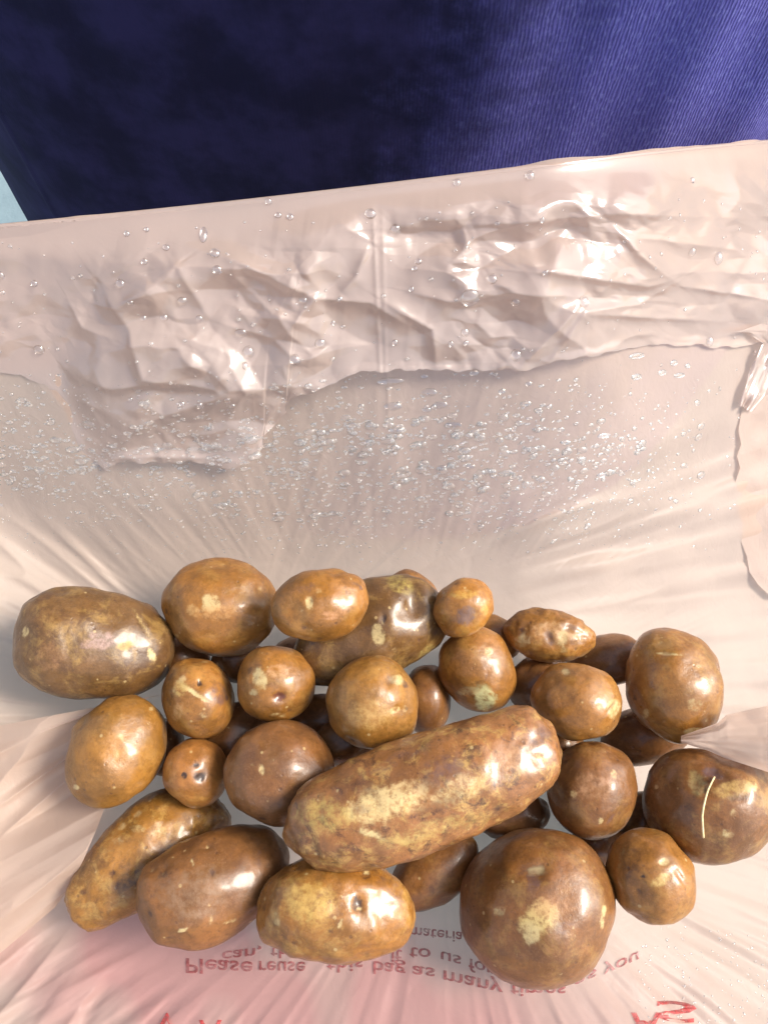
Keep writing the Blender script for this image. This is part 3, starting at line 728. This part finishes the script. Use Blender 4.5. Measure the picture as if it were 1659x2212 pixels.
def strip(name, left, right, nu, nv, hfun, mat):
    """film between two picture polylines; hfun gives the world points"""
    L, Rr = polyline(left, nv), polyline(right, nv)
    u = np.linspace(0, 1, nu)[:, None]
    px = L[None, :, 0] * (1 - u) + Rr[None, :, 0] * u
    py = L[None, :, 1] * (1 - u) + Rr[None, :, 1] * u
    zz_ = None
    if L.shape[1] > 2:
        zz_ = L[None, :, 2] * (1 - u) + Rr[None, :, 2] * u
    v = np.linspace(0, 1, nv)[None] + 0 * u
    V = hfun(px, py, zz_, u + 0 * v, v)
    return bag_part(name, V.reshape(-1, 3), grid_faces(nu, nv), mat)

# hanging tail of the cuff at the right edge
def tail_h(px, py, z, u, v):
    B = hit_bowl(px, py)
    d = 0.007 + 0.0016 * np.sin(u * 2.0 * math.pi * 2) * sstep(0.02, 0.25, v) * (1 - 0.3 * v) + 0.002 * vnoise(u * 5, v * 6, 0 * u, 4)
    d = d - 0.003 * v
    return B + d[..., None] * np.array([-0.25, -0.70, 0.67])
strip('film_tail', [(1560, 716), (1600, 712), (1640, 735), (1620, 785), (1604, 830), (1591, 868)], [(1720, 670), (1725, 700), (1700, 750), (1672, 800), (1648, 850), (1620, 886)], 60, 90, tail_h, CUFF)
# second layer of film at the right side with a ragged heat seam
def side_h(px, py, z, u, v):
    B = hit_bowl(px, py)
    d = 0.0012 * sstep(0, 0.3, u) + 0.0003 + 0.001 * vnoise(px / 40, py / 40, 0 * px, 14) * sstep(0, .2, u) + 0.0018 * sstep(0, .3, u) * facets(px / 5200, py / 5200, 0.012, 15)
    return B + np.maximum(d, .0003)[..., None] * np.array([-0.35, -0.5, 0.79])
strip('side_panel', [(1602, 880), (1594, 930), (1600, 960), (1591, 985), (1598, 1010), (1588, 1040), (1592, 1060), (1604, 1068), (1588, 1082), (1594, 1110), (1603, 1130), (1600, 1170), (1612, 1200), (1618, 1235), (1636, 1262), (1665, 1290)], [(1830, 760), (1830, 1000), (1830, 1320)], 90, 200, side_h, SIDE)

# pleat that crosses the potato with the straw
def pleat_h(px, py, z, u, v):
    zz_ = z + 0.0016 * vnoise(v * 5, u * 7, 0 * u, 24) + 0.0012 * np.sin(v * 9 + u * 3) * np.clip(u, 0, 1) + 0.0008 * crumple(px / 5200, py / 5200, 0.008, 27)
    return at_z(px, py, zz_)
strip('film_pleat', [(1470, 1590, .040), (1549, 1562, .045), (1568, 1544, .047), (1659, 1524, .050), (1790, 1500, .056)], [(1470, 1604, .040), (1530, 1622, .044), (1563, 1637, .0455), (1659, 1668, .050), (1790, 1710, .056)], 40, 140, pleat_h, FILM)

# folded film standing up along the left of the heap
def left_h(px, py, z, u, v):
    fold = 0.0024 * (1 - np.abs(vnoise(v * 8 + u * 1.2, u * 1.3, 0 * u, 34)) * 2) * sstep(0, 0.15, u)
    zz_ = z + fold + 0.0004 * vnoise(v * 22, u * 3, 0 * u, 35) * sstep(0, .1, u) + 0.0014 * crumple(px / 5200, py / 5200, 0.026, 37) * sstep(0, .2, u)
    return at_z(px, py, zz_)
strip('film_pleat', [(-120, 1590, .033), (-120, 1700, .031), (-120, 1850, .030), (-120, 2010, .026), (-120, 2160, .022)],
      [(368, 1497, .034), (300, 1512, .030), (240, 1560, .022), (190, 1640, .018), (190, 1700, .018), (228, 1742, .030), (208, 1795, .032), (180, 1860, .029), (146, 1925, .022), (120, 1960, .016)], 160, 220, left_h, FILM)

# ---------------------------------------------------------------- potatoes
POT_BVH = {}
def build_potato(i, p):
    key, cx, cy, a, b, ang, cr, taper, bend, base, ya, da, label, marks = p
    P, M, _ = PLACED[key]
    small = key.startswith('u')
    nr, ns = (28, 40) if small else (90, 120)
    th = np.linspace(0, math.pi, nr + 1)[1:-1]; ph = np.linspace(0, 2 * math.pi, ns, endpoint=False)
    T, Ph = np.meshgrid(th, ph, indexing='ij')
    D = np.concatenate([[[1, 0, 0]], np.stack([np.cos(T), np.sin(T) * np.cos(Ph), np.sin(T) * np.sin(Ph)], -1).reshape(-1, 3), [[-1, 0, 0]]])
    s = i * 7.3
    asp = a / b
    r = 1 + 0.05 * vnoise(D[:, 0] * asp * 0.9 + s, D[:, 1] * 0.9, D[:, 2] * 0.9 + s, 101) + 0.042 * vnoise(D[:, 0] * asp * 2.1 + s, D[:, 1] * 2.1, D[:, 2] * 2.1, 102)
    r = r + (0.008 if key not in ('knob', 'wrink', 'long', 'gold') else 0.016) * fbm(D[:, 0] * asp * 5 + s, D[:, 1] * 5, D[:, 2] * 5, 103, 2)
    # blunt the ends of the long ones
    Q = D * r[:, None]
    bl = {'long': .65, 'bigleft': .45, 'knob': .3, 'dull': .3, 'gold': .15}.get(key, 0)
    if bl:
        prof = (1 - np.abs(np.clip(D[:, 0], -1, 1)) ** 3.2) ** (1 / 3.2) / np.maximum(np.sqrt(1 - D[:, 0] ** 2), 1e-4)
        prof = np.where(np.abs(D[:, 0]) > 0.9999, 1, np.minimum(prof, 1.6))
        Q[:, 1:] *= (1 - bl + bl * prof)[:, None]
    Q[:, 1:] *= (1 + taper * Q[:, 0])[:, None]
    Q[:, 1] += bend * (Q[:, 0] ** 2 - 0.35) * 2
    W = P + Q @ M.T
    F4 = []
    i0 = 1
    idx = np.arange((nr - 1) * ns).reshape(nr - 1, ns) + 1
    nx = np.roll(idx, -1, 1)
    quads = np.stack([idx[:-1], idx[1:], nx[1:], nx[:-1]], -1).reshape(-1, 4)
    last = len(W) - 1
    tris = [(0, int(idx[0, k]), int(nx[0, k])) for k in range(ns)] + [(last, int(nx[-1, k]), int(idx[-1, k])) for k in range(ns)]
    faces = quads.tolist() + tris
    # blemishes, painted highlights and dents on the skin that faces up
    nrm = (D @ np.linalg.inv(M)); nrm /= np.linalg.norm(nrm, axis=1)[:, None]
    view = W - CAM; view /= np.linalg.norm(view, axis=1)[:, None]
    facing = sstep(0.0, 0.25, -(nrm * view).sum(1))
    px, py = project(W)
    col = np.zeros((len(W), 4)); dent = np.zeros(len(W))
    # small eyes and nicks scattered over the whole skin
    er = np.random.default_rng(900 + i)
    sz = np.linalg.norm(M, axis=0)
    for _ in range(int(5 + 6 * min(1, sz[0] / 0.03))):
        e = er.normal(size=3); e /= np.linalg.norm(e)
        ee = ((D - e) * sz) ; dd = np.sqrt((ee ** 2).sum(1))
        rad = er.uniform(0.0009, 0.0022)
        q = dd / rad
        k0 = sstep(1.2, 0.4, q)[:, None] * er.uniform(.35, .8)
        cc_ = np.array(DK if er.random() < .65 else (0.50, 0.34, 0.15))
        col[:, :3] = np.where(k0 > col[:, 3:4], cc_, col[:, :3]); col[:, 3] = np.maximum(col[:, 3], k0[:, 0])
        dent += er.uniform(.0002, .0008) * np.exp(-(dd / (rad * 1.8)) ** 2)
    for (mx, my, rx, ry, ma, mc, mal, md) in marks:
        ca, sa = math.cos(math.radians(ma)), math.sin(math.radians(ma))
        dx, dy = px - mx, -(py - my)
        u, v = (dx * ca + dy * sa) / rx, (-dx * sa + dy * ca) / ry
        wob = 1 + 0.25 * vnoise(px / (rx * 0.7 + 6), py / (ry * 0.7 + 6), 0 * px + mx, 55)
        d = np.hypot(u, v) * wob
        soft = sstep(1.25, 0.55, d) * facing * mal
        na = soft + col[:, 3] * (1 - soft)
        k = np.where(na > 1e-5, soft / np.maximum(na, 1e-5), 0)[:, None]
        col[:, :3] = col[:, :3] * (1 - k) + np.array(mc) * k
        col[:, 3] = na
        dent += md * 0.001 * np.exp(-d * d * 1.3) * facing
    W = W - nrm * dent[:, None]
    loc = P
    me = bpy.data.meshes.new('potato')
    me.from_pydata((W - loc).tolist(), [], faces)
    me.polygons.foreach_set('use_smooth', np.ones(len(me.polygons), bool))
    at = me.attributes.new('marks', 'FLOAT_COLOR', 'POINT'); at.data.foreach_set('color', col.astype(np.float32).ravel())
    me.update()
    rough = {'long': .30, 'gold': .24, 'amber': .24, 'round': .30, 'oval': .26, 'bigleft': .36, 'dull': .42}.get(key, .31)
    mat = potato_material('potato_skin', base, DK, YE, ya, da, rough, i * 3.7 + 1, 0.5)
    o = link('potato', me, mat)
    o.location = loc
    tag(o, label, 'potato', 'potatoes heaped in the bag')
    POT_BVH[key] = BVHTree.FromPolygons([tuple(v) for v in W.tolist()], faces)
    return o
for i, p in enumerate(POT):
    build_potato(i, p)

# ---------------------------------------------------------------- straw on the right hand potato
def tube(pts, radii, ns=8):
    pts = np.asarray(pts); V = []
    for k in range(len(pts)):
        a = pts[max(k - 1, 0)]; b = pts[min(k + 1, len(pts) - 1)]
        t = (b - a) / np.linalg.norm(b - a)
        n1 = np.cross(t, [0.3, 0.2, 1.0]); n1 /= np.linalg.norm(n1); n2 = np.cross(t, n1)
        for j in range(ns):
            w = 2 * math.pi * j / ns
            V.append(pts[k] + radii[k] * (math.cos(w) * n1 + math.sin(w) * n2))
    F = [(k * ns + j, k * ns + (j + 1) % ns, (k + 1) * ns + (j + 1) % ns, (k + 1) * ns + j) for k in range(len(pts) - 1) for j in range(ns)]
    return V, F + [tuple(range(ns))[::-1], tuple(range((len(pts) - 1) * ns, len(pts) * ns))]
def cast(bvhs, px, py):
    d = ray(px, py); d = d / np.linalg.norm(d)
    best = None
    for b in bvhs:
        h = b.ray_cast(Vector(CAM), Vector(d))
        if h[0] is not None and (best is None or h[3] < best[3]): best = h
    return best
z6 = lambda zx, zy: ((1500 + zx * .2688) * .8525, (1700 + zy * .2688) * .8525)
sp = [z6(*q) for q in [(1150, 1000), (1118, 1062), (1090, 1120), (1066, 1200), (1045, 1290), (1034, 1370), (1038, 1450), (1042, 1520), (1046, 1570)]]
spts = []
for k, q in enumerate(sp):
    h = cast([POT_BVH['straw']], *q)
    co, no = np.array(h[0]), np.array(h[1])
    spts.append(co - (co - CAM) / np.linalg.norm(co - CAM) * (0.0009 + 0.0012 * math.sin(k / 8 * math.pi)))
V, F = tube(polyline(np.array(spts), 30), [0.00032 + 0.00010 * (k / 29) for k in range(30)])
me = bpy.data.meshes.new('straw'); me.from_pydata([tuple(v) for v in V], [], F); me.update()
me.polygons.foreach_set('use_smooth', np.ones(len(me.polygons), bool))
k = NT('dry_straw'); tcs = k.n('TexCoord')
prs = k.n('BsdfPrincipled'); k.l(k.mix(k.ramp(k.noise(tcs.outputs['Object'], 500, 3), .3, .7), (.66, .50, .24), (.80, .66, .38)), prs.inputs['Base Color']); prs.inputs['Roughness'].default_value = 0.6
tag(link('straw', me, k.out(prs.outputs[0])), 'thin pale straw lying on the large potato at the right edge', 'straw')

# ---------------------------------------------------------------- printing on the bag
def text_mesh(s):
    cu = bpy.data.curves.new('txt', 'FONT'); cu.body = s; cu.resolution_u = 3; cu.offset = 0.012
    o = bpy.data.objects.new('txt', cu); C.objects.link(o)
    dg = bpy.context.evaluated_depsgraph_get(); dg.update()
    me = bpy.data.meshes.new_from_object(o.evaluated_get(dg))
    v = np.array([q.co[:2] for q in me.vertices]); f = [list(q.vertices) for q in me.polygons]
    bpy.data.objects.remove(o); bpy.data.curves.remove(cu); bpy.data.meshes.remove(me)
    return v, f
def print_words(words, mat, name='printed_line'):
    VV, FF = [], []
    for (s, x0, y0, x1, y1, h) in words:        # base line ends in the picture; the print is seen from behind, so it hangs down
        v, f = text_mesh(s)
        lo, hi = v[:, 0].min(), v[:, 0].max()
        u = (v[:, 0] - lo) / (hi - lo)
        px = x0 + u * (x1 - x0); py = y0 + u * (y1 - y0) + v[:, 1] / 0.7 * h
        off = len(VV)
        for X, Y in zip(px, py):
            hit = cast([SHEET_BVH], X, Y)
            co = np.array(hit[0]); d = co - CAM
            VV.append(co - d / np.linalg.norm(d) * 0.0005)
        FF += [[off + q for q in g] for g in f]
    V = np.array(VV) - np.array([0, 0.02, 0])
    me = bpy.data.meshes.new(name); me.from_pydata([tuple(q) for q in V], [], FF); me.update()
    return link(name, me, mat, bag)
print_words([('Please', 402, 2070, 546, 2078, 32), ('reuse', 560, 2076, 660, 2078, 30), ('this', 706, 2070, 785, 2068, 32), ('bag', 806, 2076, 876, 2084, 28),
             ('as', 891, 2086, 940, 2092, 27), ('many', 958, 2096, 1086, 2124, 30), ('times', 1102, 2124, 1222, 2126, 30), ('as', 1241, 2112, 1288, 2092, 24), ('you', 1304, 2088, 1380, 2054, 26)], INK)
print_words([('can,', 480, 2056, 565, 2046, 24), ('then', 585, 2046, 665, 2040, 26), ('return', 680, 2040, 822, 2034, 27), ('it', 846, 2052, 868, 2052, 28), ('to', 884, 2046, 930, 2050, 28), ('us', 952, 2054, 996, 2066, 26), ('for', 1012, 2070, 1068, 2086, 28)], INK)
print_words([('in', 818, 2014, 846, 2012, 24), ('d', 862, 2008, 878, 2007, 22), ('materia', 886, 2002, 1000, 2014, 24)], INK)
print_words([('S', 1418, 2160, 1504, 2168, 44)], INK_BOLD, 'printed_letter')
print_words([('A', 1362, 2188, 1428, 2188, 60)], INK_BOLD, 'printed_letter')
print_words([('V', 336, 2186, 386, 2192, 44)], INK_BOLD, 'printed_letter')
print_words([('A', 430, 2204, 480, 2204, 44)], INK_BOLD, 'printed_letter')

# ---------------------------------------------------------------- water
def dome(ns, nr, sink=0.25):
    """closed bead: domed above, shallow below"""
    V = [(0, 0, 1.0)]; F = []
    for r in range(1, nr + 1):
        a = math.pi / 2 * r / nr
        for j in range(ns):
            w = 2 * math.pi * j / ns
            V.append((math.sin(a) * math.cos(w), math.sin(a) * math.sin(w), math.cos(a)))
    V.append((0, 0, -sink))
    for j in range(ns):
        F.append((0, 1 + j, 1 + (j + 1) % ns))
        F.append((len(V) - 1, 1 + (nr - 1) * ns + (j + 1) % ns, 1 + (nr - 1) * ns + j))
    for r in range(nr - 1):
        for j in range(ns):
            p, q = 1 + r * ns + j, 1 + r * ns + (j + 1) % ns
            F.append((p, p + ns, q + ns, q))
    return np.array(V), F
def frame(no, along=None):
    n_ = np.array(no); n_ = n_ / np.linalg.norm(n_)
    u = np.array([1.0, 0, 0]) if along is None else along
    u = u - n_ * (u @ n_); u /= np.linalg.norm(u)
    return np.stack([u, np.cross(n_, u), n_], 1)
def toward(no, co):
    no = np.array(no); return no if no @ (CAM - np.array(co)) > 0 else -no

DV, DF = dome(20, 7)
dm = bpy.data.meshes.new('water_bead'); dm.from_pydata(DV.tolist(), [], DF); dm.polygons.foreach_set('use_smooth', np.ones(len(dm.polygons), bool)); dm.update(); dm.materials.append(BEAD)
def bead(px, py, rx, ry, label, group, flat=0.75):
    h = cast([CUFF_BVH, SHEET_BVH], px, py)
    co = np.array(h[0]); no = toward(h[1], co)
    dep = (co - CAM) @ FW
    R = frame(no)
    o = bpy.data.objects.new('water_bead', dm); C.objects.link(o)
    sx, sy = rx / FPX * dep, ry / FPX * dep
    M4 = np.eye(4); M4[:3, :3] = R * np.array([sx, sy, min(sx, sy) * flat]); M4[:3, 3] = co + no * 0.0001
    from mathutils import Matrix
    o.matrix_world = Matrix(M4.tolist())
    tag(o, label, 'water drop', group)
    return o
Z3 = lambda x, y: (x * .5, 460 + y * .5)
Z4 = lambda x, y: (829 + x * .5, 460 + y * .5)
G1 = 'water beads on the crumpled cuff'
L1 = 'small round clear water bead on the crumpled cuff of the bag'
bead(*Z4(372, 365), 22, 20, 'largest domed water drop, in the middle of the crumpled cuff', G1, .6)
bead(*Z3(880, 95), 9, 19, 'tall upright water drop near the rim left of the centre seam', G1)
bead(*Z3(1042, 518), 15, 11, 'broad oval water bead on the left part of the cuff, above another bead', G1)
for x, y, r in [(1160, -50, 8), (1203, 10, 8), (1255, 18, 8), (1600, 4, 13), (5, 270, 9), (720, 150, 8), (625, 210, 8), (930, 175, 12), (940, 245, 11), (522, 307, 11), (790, 380, 12), (565, 388, 8), (710, 452, 9), (622, 455, 8), (863, 455, 8), (1310, 378, 10), (1075, 600, 13), (1060, 660, 8), (1385, 565, 13), (1275, 635, 13), (983, 808, 9), (1005, 832, 8), (865, 832, 8), (787, 825, 7), (565, 805, 6), (172, 590, 12), (1470, 370, 6), (1440, 475, 6), (150, 305, 8), (550, 90, 7), (635, 72, 6)]:
    bead(*Z3(x, y), r, r * random.uniform(.9, 1.15), L1, G1)
for x, y, r in [(50, 72, 13), (683, 30, 7), (150, 210, 8), (133, 240, 7), (465, 285, 13), (698, 258, 6), (570, 385, 10), (860, 385, 14), (570, 615, 13), (350, 515, 10), (355, 562, 7), (290, 565, 7), (48, 560, 7), (1328, 168, 11), (1440, 195, 14), (1403, 555, 12), (315, -130, 9), (630, -160, 11), (1330, -140, 7), (120, 330, 6), (490, 45, 6)]:
    bead(*Z4(x, y), r, r * random.uniform(.9, 1.15), L1, G1)
G2 = 'flat drops on the damp inner wall'
L2 = 'flat clear drop stuck to the damp inner wall below the cuff'
for x, y, rx, ry in [(195, 775, 18, 9), (245, 828, 16, 8), (185, 850, 10, 6), (390, 692, 11, 7), (1200, 690, 15, 7), (1250, 648, 13, 7), (1310, 660, 10, 6), (1090, 708, 18, 7), (1090, 617, 26, 7), (30, 728, 30, 9), (40, 835, 20, 9), (510, 772, 9, 6), (625, 738, 8, 5), (175, 706, 8, 5), (1275, 702, 20, 6), (300, 912, 18, 5), (950, 962, 18, 6), (250, 1100, 11, 6), (375, 1095, 10, 5), (50, 940, 16, 6), (940, 1132, 14, 6)]:
    bead(*Z4(x, y), rx, ry, L2, G2, .5)

def condensation():
    V0, F0 = dome(7, 3, 0.2)
    F0 = [tuple(f) for f in F0]
    VV, FF = [], []
    def add(px, py, r, asp, flat):
        h = cast([CUFF_BVH, SHEET_BVH], px, py)
        if h is None: return
        co = np.array(h[0]); no = toward(h[1], co); dep = (co - CAM) @ FW
        R = frame(no); s = r / FPX * dep
        W = co + (V0 * np.array([s * asp, s, s * flat])) @ R.T + no * 0.00005
        off = len(VV) * len(V0)
        VV.append(W); FF.extend([tuple(off + q for q in f) for f in F0])
    nn = 0
    while nn < 3600:
        px = RNG.uniform(-20, 1600); py = RNG.uniform(800, 1215)
        band = math.exp(-((py - 1045) / 115) ** 2) + 0.42 * math.exp(-((py - 900) / 90) ** 2) + 0.2 * math.exp(-((py - 1150) / 60) ** 2)
        if px < 420: band = 1.1 * math.exp(-((py - 1000) / 150) ** 2)
        if px > 1250: band *= max(0.08, 1 - (px - 1250) / 330)
        cl = 0.5 + 0.5 * float(vnoise(np.array(px / 60), np.array(py / 45), np.array(0.0), 77))
        if RNG.random() > band * (0.55 + 0.5 * cl): continue
        big = max(0.35, 1.15 - abs(py - 1000) / 260) * (0.75 if px < 420 else 1)
        r = RNG.lognormal(math.log(2.6), 0.62) * big * (1.25 if py < 980 else 0.9)
        add(px, py, min(r, 9.0), RNG.uniform(1.0, 2.0), RNG.uniform(.28, .5)); nn += 1
    for _ in range(260):
        px = RNG.uniform(-10, 1660); py = RNG.uniform(430, 900)
        if py < np.interp(px, RIM_PX[:, 0], RIM_PX[:, 1]) + 25: continue
        add(px, py, min(RNG.lognormal(math.log(2.6), .4), 6), RNG.uniform(.8, 1.3), .7)
    for _ in range(140):
        add(RNG.uniform(1380, 1659), RNG.uniform(2000, 2212), RNG.uniform(1.5, 3.5), RNG.uniform(.8, 1.4), .6)
    me = bpy.data.meshes.new('condensation')
    me.from_pydata(np.concatenate(VV).tolist(), [], FF)
    me.polygons.foreach_set('use_smooth', np.ones(len(me.polygons), bool)); me.update()
    o = link('condensation', me, WATER)
    tag(o, 'fine condensation droplets covering the inner wall of the bag', None, None, 'stuff')
condensation()
